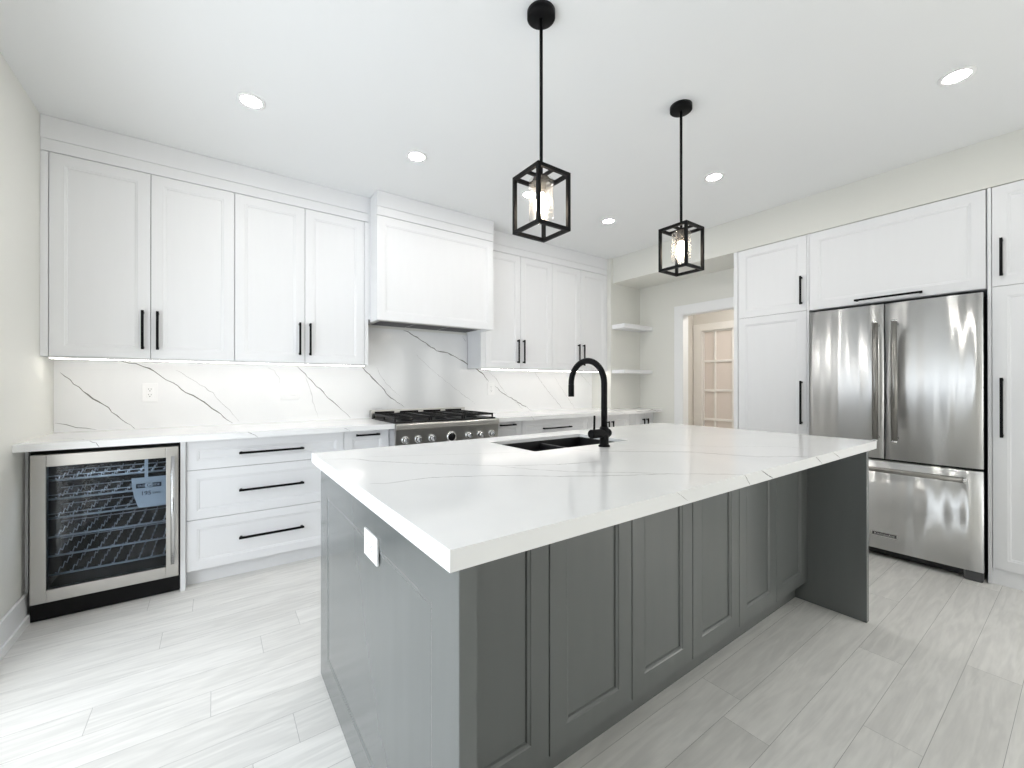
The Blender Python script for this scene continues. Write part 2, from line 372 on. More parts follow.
# hall beyond the doorway
HX = 5.75
m = MB(); m.box(XR + TW, HX + .3, 3.45, 3.57, 0, 2.5); m.box(XR + TW, HX + .3, .88, 1.0, 0, 2.5); struct(m.build('wall_hall', 'hallwall'))
m = MB(); m.box(HX, HX + T, 3.32, 3.45, 0, 2.5); m.box(HX, HX + T, 1.0, 2.50, 0, 2.5); m.box(HX, HX + T, 2.50, 3.32, 1.985, 2.5); struct(m.build('wall_hall_far', 'hallwall'))
struct(box('ceiling_hall', 'ceiling', None, XR + TW, HX + .3, .88, 3.57, 2.5, 2.6))
m = MB(); m.box(HX - .016, HX, 3.32, 3.436, 0, 2.075); m.box(HX - .016, HX, 2.40, 2.50, 0, 2.075); m.box(HX - .016, HX, 2.50, 3.32, 1.985, 2.075)
m.box(HX - .016, HX + T, 3.31, 3.32, 0, 1.985); m.box(HX - .016, HX + T, 2.50, 2.51, 0, 1.985); m.box(HX - .016, HX + T, 2.51, 3.31, 1.975, 1.985)
struct(m.build('trim_2', 'halltrim', None, .002))
fd = bpy.data.objects.new('door_1', None); C.objects.link(fd); fd.location = (HX + .02, 3.308, 0); fd.rotation_euler = (0, 0, -PI / 2); struct(fd)
m = MB(); dw, dh = 0.796, 1.972
m.box(0, .014, 0, .035, .006, dh); m.box(dw - .014, dw, 0, .035, .006, dh); m.box(.014, dw - .014, 0, .035, .006, .28); m.box(.014, dw - .014, 0, .035, 1.955, dh)
for x in (.173, .425, .677): m.box(x - .013, x + .013, -.004, .035, .28, 1.955)
for z in (.705, 1.12, 1.535): m.box(.014, dw - .014, -.003, .034, z - .016, z + .016)
m.build('door_frame', 'halltrim', fd, .003)
MB().box(.014, dw - .014, .018, .022, .28, 1.955).build('door_glass', 'frost', fd)
m = MB(); m.tube([(.74, -.001, .98), (.74, -.05, .98)], .009); m.tube([(.74, -.05, .98), (.64, -.05, .98)], .008); m.build('door_handle', 'satin', fd)
hl = thing('added_hall_lamp', 'added round frosted lamp, out of view, lighting the hall beyond the doorway', 'ceiling lamp', (5.05, 2.1, 2.5))  # unseen lamp, added to brighten the hall
MB().lathe([(.15, -.002), (.15, -.022), (.13, -.026)], n=32).build('base', 'white', hl)
MB().lathe([(.13, -.027), (.125, -.06), (.09, -.085), (.0001, -.095)], n=32).build('shade', 'hall_fill', hl)
# patio door (left wall); unseen rear and right windows added for fill daylight
def window(name, u0, u1, z0, z1, split, put):
    w = bpy.data.objects.new(name, None); C.objects.link(w); struct(w); put(w)
    m = MB(); e = .055
    m.box(u0, u1, -.09, -.03, z0, z0 + e); m.box(u0, u1, -.09, -.03, z1 - e, z1); m.box(u0, u0 + e, -.09, -.03, z0 + e, z1 - e); m.box(u1 - e, u1, -.09, -.03, z0 + e, z1 - e)
    for k in range(1, split):
        u = u0 + (u1 - u0) * k / split; m.box(u - .04, u + .04, -.09, -.03, z0 + e, z1 - e)
    m.build('window_frame', 'trim', w, .003)
    MB().box(u0 + .05, u1 - .05, -.062, -.058, z0 + .05, z1 - .05).build('window_pane', 'glass', w)
    m = MB(); c = .085
    m.box(u0 - c, u0, 0, .016, z0, z1 + c); m.box(u1, u1 + c, 0, .016, z0, z1 + c); m.box(u0, u1, 0, .016, z1, z1 + c)
    if z0 > .12: m.box(u0 - c, u1 + c, 0, .03, z0 - .05, z0)
    m.build('window_casing', 'trim', w, .002)
def put_left(w): w.location = (XL, 0, 0); w.rotation_euler = (0, 0, -PI / 2)       # local x -> -y, local y -> +x
def put_rear(w): w.location = (0, YR, 0)
def put_right(w): w.location = (XR, 0, 0); w.rotation_euler = (0, 0, PI / 2)       # local x -> +y, local y -> -x
window('added_window_right', SWY0, SWY1, SWZ0, SWZ1, 2, put_right)
window('window_1', -LWY1, -LWY0, LWZ0, LWZ1, 3, put_left)
window('added_window_rear', RWX0, RWX1, RWZ0, RWZ1, 3, put_rear)

# ------------------------------------------------------------------ back wall: backsplash and countertops
m = MB()
m.box(XL + .001, 3.782, 3.600, YW - .0005, .9155, 1.358); m.box(1.0, 2.03, 3.600, YW - .0005, 1.358, 1.690)
BACK = [(5, [(-0.752, 1.276), (-0.654, 1.16), (-0.543, 1.055), (-0.481, 0.983), (-0.418, 0.918)]), (5, [(-0.482, 1.352), (-0.411, 1.335), (-0.346, 1.309), (-0.296, 1.266), (-0.227, 1.211), (-0.157, 1.15), (-0.085, 1.097), (-0.01, 1.037), (0.106, 0.926)]), (2, [(-0.21, 1.301), (-0.103, 1.223), (-0.01, 1.142), (0.067, 1.046), (0.146, 0.936)]), (4, [(-0.772, 0.973), (-0.724, 0.963), (-0.682, 0.944), (-0.595, 0.922)]), (4, [(0.516, 1.354), (0.618, 1.239), (0.752, 1.093), (0.92, 0.924)]), (2, [(0.312, 1.341), (0.366, 1.308), (0.403, 1.25), (0.41, 1.187)]), (2, [(0.582, 1.26), (0.625, 1.134), (0.635, 1.069), (0.673, 0.935)]), (7, [(1.003, 1.365), (1.05, 1.313), (1.156, 1.207), (1.224, 1.125), (1.266, 1.083), (1.345, 1.026), (1.389, 0.999)]), (2, [(1.142, 1.355), (1.169, 1.274), (1.224, 1.207), (1.351, 1.095)]), (7, [(1.38, 1.688), (1.424, 1.678), (1.559, 1.601), (1.7, 1.524), (1.781, 1.513), (1.847, 1.492), (2.0, 1.422), (2.143, 1.355), (2.216, 1.302), (2.279, 1.233)]), (3, [(2.253, 1.355), (2.348, 1.282), (2.433, 1.175), (2.505, 1.099)]), (5, [(2.356, 1.185), (2.445, 1.119), (2.586, 1.045), (2.711, 0.981), (2.839, 0.917)]), (3, [(2.565, 1.065), (2.711, 0.938)]), (3, [(2.862, 1.355), (3.064, 1.137), (3.292, 0.921)]), (2, [(3.158, 1.297), (3.327, 1.099), (3.492, 0.922)]), (2, [(3.555, 1.355), (3.775, 1.18)]), (6, [(1.976, 1.675), (2.011, 1.628)]), (1.5, [(1.498, 1.478), (1.652, 1.338), (1.88, 1.177), (2.124, 1.004)])]
for wd, pts in BACK: m.vein(pts, wd * .001 * 1.25, lambda u, v: (u, 3.5996, v), 1 if wd > 3 else 2, .03, .005)
tag(m.build('backsplash', ['quartzb', 'vein', 'veinl']), 'white quartz backsplash with dark diagonal veins along the back wall', 'backsplash')

def veined_top(name, label, outline, veins, edge, z0=.8775, z1=.915, holes=None):
    pass
CZ0, CZ1 = 0.8785, 0.915
CE = [(4, [(-0.516, 0.914), (-0.494, 0.902), (-0.481, 0.881)]), (4, [(0.165, 0.9145), (0.191, 0.901), (0.217, 0.881)]), (3, [(0.713, 0.909), (0.759, 0.883)])]
m = MB(); m.box(XL + .001, 1.073, 2.978, 3.5995, CZ0, CZ1)
for wd, pts in CE: m.vein(pts, wd * .001, lambda u, v: (u, 2.9776, v), 1, .01, .002)
for wd, pts in ((3, [(-.516, 2.979), (-.56, 3.08), (-.66, 3.2)]), (3, [(.165, 2.979), (.08, 3.12), (-.09, 3.22), (-.18, 3.3)]), (3, [(.713, 2.979), (.66, 3.06), (.58, 3.12)])):
    m.vein(pts, wd * .001, lambda u, v: (u, v, CZ1 + .0004), 2, .02, .004)
tag(m.build('countertop', ['quartz', 'vein', 'veinl']), 'white quartz countertop over the wine fridge and drawers, left of the range', 'countertop')
m = MB(); m.prism([(1.984, 2.978), (XR - .001, 2.978), (XR - .001, YA - .001), (3.782, YA - .001), (3.782, 3.5995), (1.984, 3.5995)], CZ0, CZ1)
for wd, pts in ((4, [(2.339, .9145), (2.373, .881)]), (3, [(3.55, .9145), (3.62, .895), (3.66, .88)]), (3, [(3.80, .9145), (3.85, .90), (3.95, .895)]), (4, [(4.05, .90), (4.12, .912), (4.2, .89), (4.30, .893)])):
    m.vein(pts, wd * .0012, lambda u, v: (u, 2.9776, v), 1, .02, .003)
for wd, pts in ((2, [(2.339, 2.979), (2.30, 3.1), (2.2, 3.3)]), (2, [(3.0, 3.59), (3.3, 3.2), (3.55, 2.98)])):
    m.vein(pts, wd * .001, lambda u, v: (u, v, CZ1 + .0004), 2, .03, .004)
tag(m.build('countertop', ['quartz', 'vein', 'veinl']), 'white quartz countertop right of the range, running into the shelf alcove', 'countertop')

# ------------------------------------------------------------------ wall cabinets
YU, ZU0, ZU1 = 3.357, 1.3595, 2.489
def wall_cabinet(label, x0, x1, doors, body0, body1, handles, fillers=(), crown=None):
    t = thing('wall_cabinet', label, 'cabinet', (x0, YU, ZU0), 0, 'white two-door wall cabinets')
    X = lambda x: x - x0
    MB().box(X(body0), X(body1), .021, YW - YU - .0005, 0, ZC - ZU0 - .001).build('carcass', 'cab', t)
    for a, b in fillers: MB().box(X(a), X(b), 0, .0205, 0, ZU1 - ZU0 + .0).build('filler_strip', 'cab', t, .001)
    MB().box(X(body0) + .002, X(body1) - .002, .014, .021, .002, ZU1 - ZU0 + .003).build('gap_shade_sheet', 'gap', t)
    for (a, b), hx in zip(doors, handles):
        d = MB().shaker(X(a) + .0016, X(b) - .0016, .001, ZU1 - ZU0, 0, .0135).build('door', 'cab', t)
        pull(d, X(hx), 1.532 - ZU0, 0, .235)
    return t
D = [-.746, -.3175, .1096, .538, .963]
wall_cabinet('tall white two-door wall cabinet in the left corner, above the wine fridge', -.778, .1096, [(D[0], D[1]), (D[1], D[2])], -.778, .1092, [-.353, -.284], [(-.778, -.7475)])
wall_cabinet('white two-door wall cabinet between the corner cabinet and the range hood', .1096, .994, [(D[2], D[3]), (D[3], D[4])], .1100, .994, [.503, .571], [(.9645, .994)])
D2 = [2.086, 2.505, 2.923, 3.342, 3.770]
wall_cabinet('white two-door wall cabinet just right of the range hood', 2.036, 2.923, [(D2[0], D2[1]), (D2[1], D2[2])], 2.036, 2.9226, [2.465, 2.535], [(2.036, 2.0845)])
wall_cabinet('white two-door wall cabinet beside the shelf alcove, behind the faucet', 2.923, 3.7815, [(D2[2], D2[3]), (D2[3], D2[4])], 2.9234, 3.7815, [3.304, 3.380], [(3.7715, 3.7815)])

for nm, a, b in (('trim_3', -.778, .9935), ('trim_4', 2.0365, 3.7815)):
    m = MB(); m.box(a, b, YU, YU + .0205, ZU1 + .004, 2.5595); m.box(a, b, YU - .004, YU + .0205, 2.5605, ZC - .001)
    struct(m.build(nm, 'cab', None, .0015))

def led_strip(label, x0, x1):
    t = thing('led_strip', label, 'light', (x0, 3.37, ZU0), 0, 'LED strips under the wall cabinets')
    MB().box(0, x1 - x0, 0, .016, -.010, -.0005).build('channel', 'trim', t)
    MB().box(.005, x1 - x0 - .005, .002, .014, -.0125, -.0102).build('diffuser', 'led', t)
led_strip('glowing LED strip under the wall cabinets left of the hood', -.75, .97)
led_strip('glowing LED strip under the wall cabinets right of the hood', 2.06, 3.77)

# ------------------------------------------------------------------ range hood
YH = 3.18
t = thing('range_hood', 'white panelled box range hood above the gas range, up to the ceiling', 'range hood', (1.009, YH, 1.698))
W = 2.062 - 1.009; HH = ZC - 1.698
m = MB(); m.box(0, W, .021, .1763, 0, HH - .001); m.box(-.0145, 1.024, .1765, YW - YH - .0005, .022, HH - .001)
m.build('body', 'cab', t)
MB().shaker(0, W, 0, .800, 0, .0205, .060).build('front_panel', 'cab', t)
m = MB(); m.box(0, W, 0, .0205, .8045, .8695); m.box(-.003, W + .003, -.004, .0205, .8705, HH - .001); m.build('crown_board', 'cab', t, .0015)
MB().box(.002, W - .002, .008, .0208, .798, .806).build('shadow_gap', 'gap', t)
v = MB(); v.box(.02, .935, .02, .30, -.004, -.0003)
v = v.build('vent_insert', 'steelx', t, .001)
m = MB()
for k in range(3):
    a = .035 + k * .297
    for q in range(9): m.box(a, a + .285, .045 + q * .026, .061 + q * .026, -.0065, -.0042)
m.build('baffle_filter', 'dgrey', v)

# ------------------------------------------------------------------ base cabinets
YD = 3.105
def base_body(t, x0, x1, depth_back=3.598, toe=True):
    X = x1 - x0
    MB().box(.0005, X - .0005, .021, depth_back - YD, .098, CZ0 - .001).build('carcass', 'cab', t)
    MB().box(.003, X - .003, .014, .0212, .10, CZ0 - .004).build('gap_shade_sheet', 'gap', t)
    if toe: MB().box(.0, X, .055, .070, .0, .0975).build('toe_kick', 'cab', t)
def drawer(t, x0, x1, z0, z1, hz, hl, hx=None, rail=.05):
    d = MB().shaker(x0 + .0015, x1 - .0015, z0, z1, 0, .0135, rail).build('drawer', 'cab', t)
    pull(d, (x0 + x1) / 2 if hx is None else hx, hz, 0, hl, False); return d
def drawer_base(label, x0, x1, panel=False):
    t = thing('drawer_cabinet', label, 'cabinet', (x0, YD, 0), 0, 'white three-drawer base cabinets')
    base_body(t, x0, x1)
    if panel: MB().box(-.0245, -.0005, -.018, .49, 0, CZ0 - .001).build('side_panel', 'cab', t, .001)
    for z0, z1, hz in ((.694, .866, .778), (.398, .691, .547), (.097, .395, .252)): drawer(t, 0, x1 - x0, z0, z1, hz, .365)
    return t
def pullout(label, x0, x1, side=None):
    t = thing('pull_out_cabinet', label, 'cabinet', (x0, YD, 0), 0, 'narrow white pull-out cabinets')
    base_body(t, x0, x1)
    d = MB().shaker(.0015, x1 - x0 - .0015, .097, .866, 0, .0135, .055).build('door', 'cab', t); pull(d, (x1 - x0) / 2, .836, 0, .17, False)
    return t
def door_base(label, x0, x1, back, fill=0):
    t = thing('base_cabinet', label, 'cabinet', (x0, YD, 0), 0, 'white two-door base cabinets')
    base_body(t, x0, x1, back); w = x1 - x0; c = (fill + w) / 2
    if fill: MB().box(.001, fill - .001, 0, .0205, .097, .866).build('filler_strip', 'cab', t, .001)
    for a, b, hx in ((fill, c, c - .035), (c, w, c + .035)):
        d = MB().shaker(a + .0015, b - .0015, .097, .866, 0, .0135, .055).build('door', 'cab', t); pull(d, hx, .69, 0, .225)
    return t
drawer_base('white three-drawer base cabinet between the wine fridge and the narrow pull-out', -.136, .7495, True)
pullout('narrow white pull-out cabinet left of the range', .7505, 1.0735)
pullout('narrow white pull-out cabinet right of the range', 1.990, 2.3315)
drawer_base('white three-drawer base cabinet right of the range, partly behind the island', 2.3325, 3.190)
door_base('white two-door base cabinet behind the faucet, left of the shelf alcove', 3.191, 3.8755, YA - .002)
door_base('white two-door base cabinet under the shelf alcove counter', 3.8765, XR - .002, YA - .002, .10)
# filler beside the wine fridge
o = MB().box(XL + .001, -.7665, 3.142, 3.59, 0, CZ0 - .001).build('filler_panel', 'cab', None, .001)
tag(o, 'slim white filler panel between the left wall and the wine fridge', 'panel')

# ------------------------------------------------------------------ wine fridge
YF = 3.088
t = thing('wine_fridge', 'built-in wine fridge with stainless door frame and dark glass', 'wine fridge', (-.7565, YF, 0))
W = .594
m = MB()
m.box(0, .02, .045, .50, .002, .862); m.box(W - .02, W, .045, .50, .002, .862); m.box(.02, W - .02, .045, .50, .842, .862); m.box(.02, W - .02, .045, .50, .002, .095); m.box(.02, W - .02, .48, .50, .095, .842)
m.build('cabinet_shell', 'blackp', t)
MB().box(.002, W - .002, .025, .0445, .004, .092).build('kick_grille', 'blackp', t)
d = MB(); e = .056
x0, x1, z0, z1 = .007, W - .006, .097, .846
for a in ((x0, x0 + e, z0, z1), (x1 - e, x1, z0, z1), (x0 + e, x1 - e, z0, z0 + .062), (x0 + e, x1 - e, z1 - .062, z1)): d.box(a[0], a[1], 0, .042, a[2], a[3])
d = d.build('door', 'steelx', t, .002)
MB().box(x0 + e, x1 - e, .012, .018, z0 + .062, z1 - .062).build('glass_pane', 'smoked', d)
m = MB(); hx = x1 - .024
m.tube([(hx, -.045, .185), (hx, -.045, .795)], .0085, 14)
for z in (.225, .755): m.tube([(hx, -.045, z), (hx, 0, z)], .006, 10)
m.build('handle', 'chrome', d)
for k in range(6):
    z = .208 + k * .0985
    m = MB()
    m.tube([(.055, .075, z), (W - .055, .075, z)], .0055, 8); m.tube([(.055, .076, z + .022), (W - .055, .076, z + .022)], .0022, 6) if k > 2 else None
    m.tube([(.03, .42, z), (W - .03, .42, z)], .003, 6)
    for q in range(9):
        x = .08 + q * (W - .16) / 8
        m.tube([(x, .075 + i * .0216, z + .011 * math.cos(i * PI / 2.0)) for i in range(17)], .0022, 6)
    m.build('wine_rack', 'wire', t)
MB().box(.05, W - .05, .09, .13, .836, .8415).build('added_interior_light', 'cooler_fill', t)  # glowing bar added so the racks and label show up
# energy label standing behind the glass
lab = thing('energy_label', 'pale energy label with black bar, hanging behind the wine fridge glass', 'label', (-.7565, YF, 0))
m = MB(); lx0, lx1, lz0, lz1 = .3815, .530, .512, .680
n = 10
fy = lambda a: .0275 - .006 * math.sin(a * PI)
def lp_(a, v, d=0): return (lx0 + (1 - v) ** 2 * .03 * (1 - a) + (lx1 - lx0) * a, fy(a) + d, lz0 + (lz1 - lz0) * v)
for i in range(n):
    for k in range(5):
        a, b, c, e_ = i / n, (i + 1) / n, k / 5, (k + 1) / 5
        m.face([lp_(a, c), lp_(b, c), lp_(b, e_), lp_(a, e_)]); m.face([lp_(a, c, .0008), lp_(a, e_, .0008), lp_(b, e_, .0008), lp_(b, c, .0008)])
m.box(lx0 + .055, lx0 + .070, .0285, .0295, lz1 - .004, .783)
m.build('sheet', 'paper', lab, normals=False)
xm = (lx0 + lx1) / 2
MB().box(lx0 + .020, lx1 - .020, .0198, .0208, .622, .646).build('black_bar', 'ink', lab)
m = MB(); m.lathe([(.0001, .0188), (.018, .0188), (.018, .0195), (.0001, .0195)], (xm, 0, .634), 20, 'y'); m.build('round_mark', 'paper', lab)
text('bar_lettering', 'ENER    UIDE', .0175, 'paper', lab, (xm, .0195, .6335), (PI / 2, 0, 0), .95)
text('bar_letter', 'G', .024, 'ink', lab, (xm, .0185, .6335), (PI / 2, 0, 0))
text('number', '195', .031, 'ink', lab, (lx0 + .062, .0205, .590), (PI / 2, 0, 0), 1.0)
text('unit', 'kWh', .017, 'ink', lab, (lx0 + .108, .0205, .588), (PI / 2, 0, 0), 1.0)

# ------------------------------------------------------------------ range
t = thing('gas_range', 'stainless gas range with black grates and a row of knobs', 'range', (1.0755, 2.95, 0))
W = .899
MB().box(.002, W - .002, .055, .645, .10, .900).build('body', 'rangeside', t)
for x in (.06, W - .06):
    for y in (.10, .58): MB().tube([(x, y, 0), (x, y, .0995)], .022, 12).build('foot', 'black', t)
MB().prism_x([(0, .878), (.004, .870), (.055, .868), (.055, .912), (.006, .912), (0, .905)], 0, W).build('bullnose', 'steelx', t, .003)
MB().prism_x([(.030, .720), (.054, .720), (.054, .868), (.012, .868)], .001, W - .001).build('control_panel', 'steelx', t)
def py(z): return .030 - .018 * (z - .72) / .148
for x in (.075, .178, .290, .612, .722, .832):
    z = .79; y = py(z)
    k = MB(); k.lathe([(.030, y - .001), (.030, y - .006), (.024, y - .008)], (x, 0, z), 24, 'y'); k = k.build('knob', 'chrome', t)
    g = MB(); g.lathe([(.021, y - .0085), (.020, y - .034), (.017, y - .038)], (x, 0, z), 24, 'y'); g.build('knob_cap', 'chrome', k)
    MB().box(x - .0065, x + .0065, y - .048, y - .0385, z - .020, z + .020).build('knob_grip', 'chrome', k, .002)
y = py(.79); k = MB(); k.lathe([(.040, y - .001), (.040, y - .014), (.031, y - .016)], (.453, 0, .79), 32, 'y'); k = k.build('clock_bezel', 'chrome', t)
MB().lathe([(.0305, y - .0165), (.030, y - .019), (.0001, y - .020)], (.453, 0, .79), 32, 'y').build('clock_face', 'blackp', k)
d = MB().box(.006, W - .006, .030, .0545, .20, .712).build('oven_door', 'steelx', t, .004)
MB().box(.14, W - .14, .0275, .0298, .30, .60).build('oven_window', 'blackp', d)
m = MB(); m.tube([(.05, -.03, .668), (W - .05, -.03, .668)], .014, 16)
for x in (.09, W - .09): m.tube([(x, -.03, .668), (x, .0295, .668)], .011, 12)
m.build('handle', 'chrome', d)
MB().box(.006, W - .006, .045, .0545, .11, .195).build('kick_panel', 'steelx', t)
m = MB(); m.box(.003, W - .003, .056, .60, .9005, .922); m.build('cooktop', 'iron', t, .003)
m = MB(); m.box(0, W, .601, .645, .9005, .985)
m = m.build('back_guard', 'steelx', t, .003)
q = MB()
for i in range(4): q.box(.03 + i * .22, .20 + i * .22, .5985, .6008, .955, .972)
q.build('vent_slot', 'blackp', m)
for i in range(3):
    a = .012 + i * .2925; b = a + .289; g = MB(); z0, z1 = .944, .958
    for x in (a, b - .012): g.box(x, x + .012, .075, .585, z0, z1)
    for y in (.075, .573, .324): g.box(a + .012, b - .012, y, y + .012, z0, z1)
    for y in (.20, .45):
        g.box(a + .012, b - .012, y - .006, y + .006, z0, z1)
    xm = (a + b) / 2; g.box(xm - .006, xm + .006, .087, .573, z0 + .001, z1 + .001)
    for x in (a + .001, b - .012):
        for y in (.076, .318, .572): g.box(x, x + .011, y, y + .011, .9225, z0)
    g.build('grate', 'iron', t, .0015)
    for y in (.20, .45):
        bu = MB(); bu.lathe([(.05, .9225), (.048, .930), (.036, .933), (.036, .939), (.0001, .941)], (xm, y, 0), 24); bu.build('burner', 'iron', t)

# ------------------------------------------------------------------ outlets and switches
def plate(t, x, z, w, h): return MB().box(x - w / 2, x + w / 2, -.006, 0, z - h / 2, z + h / 2).build('cover_plate', 'white', t, .0015)
def outlet(label, loc, rz=0, turn=False, group=None):
    t = thing('wall_outlet', label, 'outlet', loc, rz, group)
    w, h = (.078, .122) if not turn else (.116, .075)
    plate(t, 0, 0, w, h)
    f = MB().box(-.017, .017, -.0085, -.0062, -.034, .034).build('socket_face', 'white', t, .001) if not turn else MB().box(-.034, .034, -.0085, -.0062, -.017, .017).build('socket_face', 'white', t, .001)
    m = MB()
    for s in (-.018, .018):
        for p in ((-.0065, .005), (.0065, .005)):
            a, b = (p[0], s + p[1]) if not turn else (s + p[1], p[0])
            m.box(a - .0012, a + .0012, -.0088, -.0084, b - .004, b + .004) if not turn else m.box(a - .004, a + .004, -.0088, -.0084, b - .0012, b + .0012)
        a, b = (0, s - .007) if not turn else (s - .007, 0)
        m.lathe([(.0001, -.0088), (.0028, -.0088), (.0028, -.0084)], (a, 0, b), 10, 'y')
    m.build('socket_slots', 'slot', f)
    return t
outlet('white wall outlet on the backsplash above the wine fridge', (-.343, 3.5993, 1.150))
outlet('white wall outlet on the backsplash right of the range', (2.304, 3.5993, 1.157))
t = thing('wall_switch', 'white double rocker switch plate on the backsplash left of the range', 'switch', (.470, 3.5993, 1.152))
plate(t, 0, 0, .130, .130)
for x in (-.028, .026):
    r = MB().prism_x([(-.0062, -.034), (-.0062, .034), (-.009, .034), (-.0105, -.033)], x - .0165, x + .0165).build('rocker', 'white', t, .001)
outlet('white sideways outlet on the left end panel of the island', (.3608, 1.180, .748), -PI / 2, True)
bpy.data.objects['wall_outlet.002'].rotation_euler = (0, 0, -PI / 2)

# ------------------------------------------------------------------ floating shelves in the alcove
for z0, z1, lb in ((1.852, 1.902, 'white floating shelf in the alcove, the upper of two'), (1.334, 1.374, 'white floating shelf in the alcove, the lower of two')):
    o = MB().box(3.797, XR - .0005, 3.112, YA - .0005, z0, z1).build('floating_shelf', 'cab', None, .002)
    tag(o, lb, 'shelf', 'floating shelves in the alcove')

# ------------------------------------------------------------------ tall cabinets and fridge wall (local x runs towards -y, local y into the wall)
RW = XR - XB - .001
def rthing(name, label, cat, y, group=None): return thing(name, label, cat, (XB, y, 0), -PI / 2, group)
TZ = 2.388
t = rthing('pantry_cabinet', 'tall white pantry cabinet left of the refrigerator, beside the doorway', 'cabinet', 1.895)
MB().box(0, .034, -.004, RW, 0, TZ + .001).build('side_panel', 'cab', t, .001)
MB().box(.0345, .568, .021, RW, .096, TZ + .001).build('carcass', 'cab', t); MB().box(.04, .566, .014, .0212, .10, TZ - .003).build('gap_shade_sheet', 'gap', t)
MB().box(.0345, .568, .05, .066, 0, .0955).build('toe_kick', 'cab', t)
for z0, z1, hz, hl in ((1.7895, TZ, 1.951, .225), (.097, 1.7865, 1.058, .345)):
    d = MB().shaker(.038, .5665, z0, z1, 0, .0135, .058).build('door', 'cab', t); pull(d, .533, hz, 0, hl)
t = rthing('bridge_cabinet', 'wide white flap-door cabinet above the refrigerator', 'cabinet', 1.3265)
MB().box(0, .0145, 0, RW, 0, TZ + .001).build('side_panel', 'cab', t, .001); MB().box(.9470, .9625, -.002, RW, 0, TZ + .001).build('side_panel', 'cab', t, .001)
MB().box(.015, .942, .021, RW, 1.783, TZ + .001).build('carcass', 'cab', t); MB().box(.017, .940, .014, .0212, 1.788, TZ - .003).build('gap_shade_sheet', 'gap', t)
d = MB().shaker(.0165, .9405, 1.785, TZ, 0, .0135, .062).build('flap_door', 'cab', t); pull(d, .4865, 1.812, 0, .36, False)
t = rthing('pantry_cabinet', 'tall white pantry cabinet right of the refrigerator, cut by the picture edge', 'cabinet', .3635)
PW = .90
MB().box(0, PW, .021, RW, .096, TZ + .001).build('carcass', 'cab', t); MB().box(.004, PW - .004, .014, .0212, .10, TZ - .003).build('gap_shade_sheet', 'gap', t)
MB().box(0, PW, .012, .030, 0, .0955).build('toe_kick', 'cab', t)
for a, b, hx in ((.0025, PW / 2 - .0015, .040), (PW / 2 + .0015, PW - .0025, PW - .04)):
    for z0, z1, hz, hl in ((1.7895, TZ, 1.957, .225), (.097, 1.7865, 1.063, .355)):
        d = MB().shaker(a, b, z0, z1, 0, .0135, .058).build('door', 'cab', t); pull(d, hx, hz, 0, hl)

FXF = 3.758
t = thing('refrigerator', 'stainless french door refrigerator with bottom freezer drawer', 'refrigerator', (FXF, 1.296, 0), -PI / 2)
W = .904
MB().box(.004, W - .004, .062, XR - FXF - .02, .012, 1.745).build('body', 'body', t, .003)
m = MB(); m.box(.01, W - .075, .075, .10, .012, .058); m.build('kick_grille', 'blackp', t)
m = MB(); m.box(W - .085, W - .003, .012, .10, .0, .060); m.build('foot_cover', 'dgrey', t, .008)
def bowed(x0, x1, z0, z1, bow=.010):
    m = MB(); n = 14; F = []
    for i in range(n + 1):
        s = i / n; x = x0 + (x1 - x0) * s; y = bow * (2 * s - 1) ** 4 * .6 + bow * .4 * (2 * s - 1) ** 2
        F.append((x, y))
    a = [m.bm.verts.new((x, y, z0)) for x, y in F]; b = [m.bm.verts.new((x, y, z1)) for x, y in F]
    for i in range(n):
        f = m.bm.faces.new((a[i], a[i + 1], b[i + 1], b[i])); f.smooth = True
    c = [m.bm.verts.new((x, .060, z)) for x, z in ((x0, z0), (x1, z0), (x1, z1), (x0, z1))]
    m.bm.faces.new((c[0], a[0], b[0], c[3])); m.bm.faces.new((a[-1], c[1], c[2], b[-1]))
    m.bm.faces.new(list(b) + [c[2], c[3]]); m.bm.faces.new(list(reversed(a)) + [c[0], c[1]]); m.bm.faces.new((c[0], c[3], c[2], c[1]))
    return m
dm = .449
d1 = bowed(0, dm - .003, .688, 1.757).build('door', 'steel', t); d2 = bowed(dm + .003, W, .688, 1.757).build('door', 'steel', t)
d3 = bowed(0, W, .062, .672).build('freezer_drawer', 'steel', t)
def fbar(parent, p, q, horiz=False):
    m = MB(); m.tube([p, q], .0165, 18); v = (Vector(q) - Vector(p)).normalized()
    h = m.build('handle', 'satin', parent)
    for e, sg in ((Vector(p), 1), (Vector(q), -1)):
        c = e + v * sg * .022; k = MB()
        k.tube([e - v * sg * .003, e + v * sg * .010], .0180, 18); k.tube([c, (c.x, .001, c.z)], .0125, 14)
        k.build('handle_mount', 'chrome', h)
    return h
fbar(d1, (dm - .035, -.056, .815), (dm - .035, -.056, 1.632)); fbar(d2, (dm + .064, -.056, .815), (dm + .064, -.056, 1.632))
fbar(d3, (.065, -.056, .618), (W - .065, -.056, .618))
b = MB(); bx0, bx1, bz0, bz1 = .378, .520, .150, .184
b.box(bx0, bx1, -.0045, .004, bz0, bz1); b = b.build('badge', 'chrome', d3, .001)
MB().box(bx0 + .007, bx1 - .007, -.0052, -.0046, bz0 + .006, bz1 - .006).build('badge_inlay', 'dgrey', b)
text('badge_lettering', 'KitchenAid', .0225, 'chrome', b, ((bx0 + bx1) / 2, -.0056, (bz0 + bz1) / 2 - .001), (PI / 2, 0, 0), 1.05)

# ------------------------------------------------------------------ island
IX0, IX1, IY0, IY1 = .361, 2.705, .670, 1.876
t = thing('kitchen_island', 'charcoal grey panelled kitchen island under the white quartz slab', 'island', (IX0, IY0, 0))
L, Dp = IX1 - IX0, IY1 - IY0; IZ = .8745
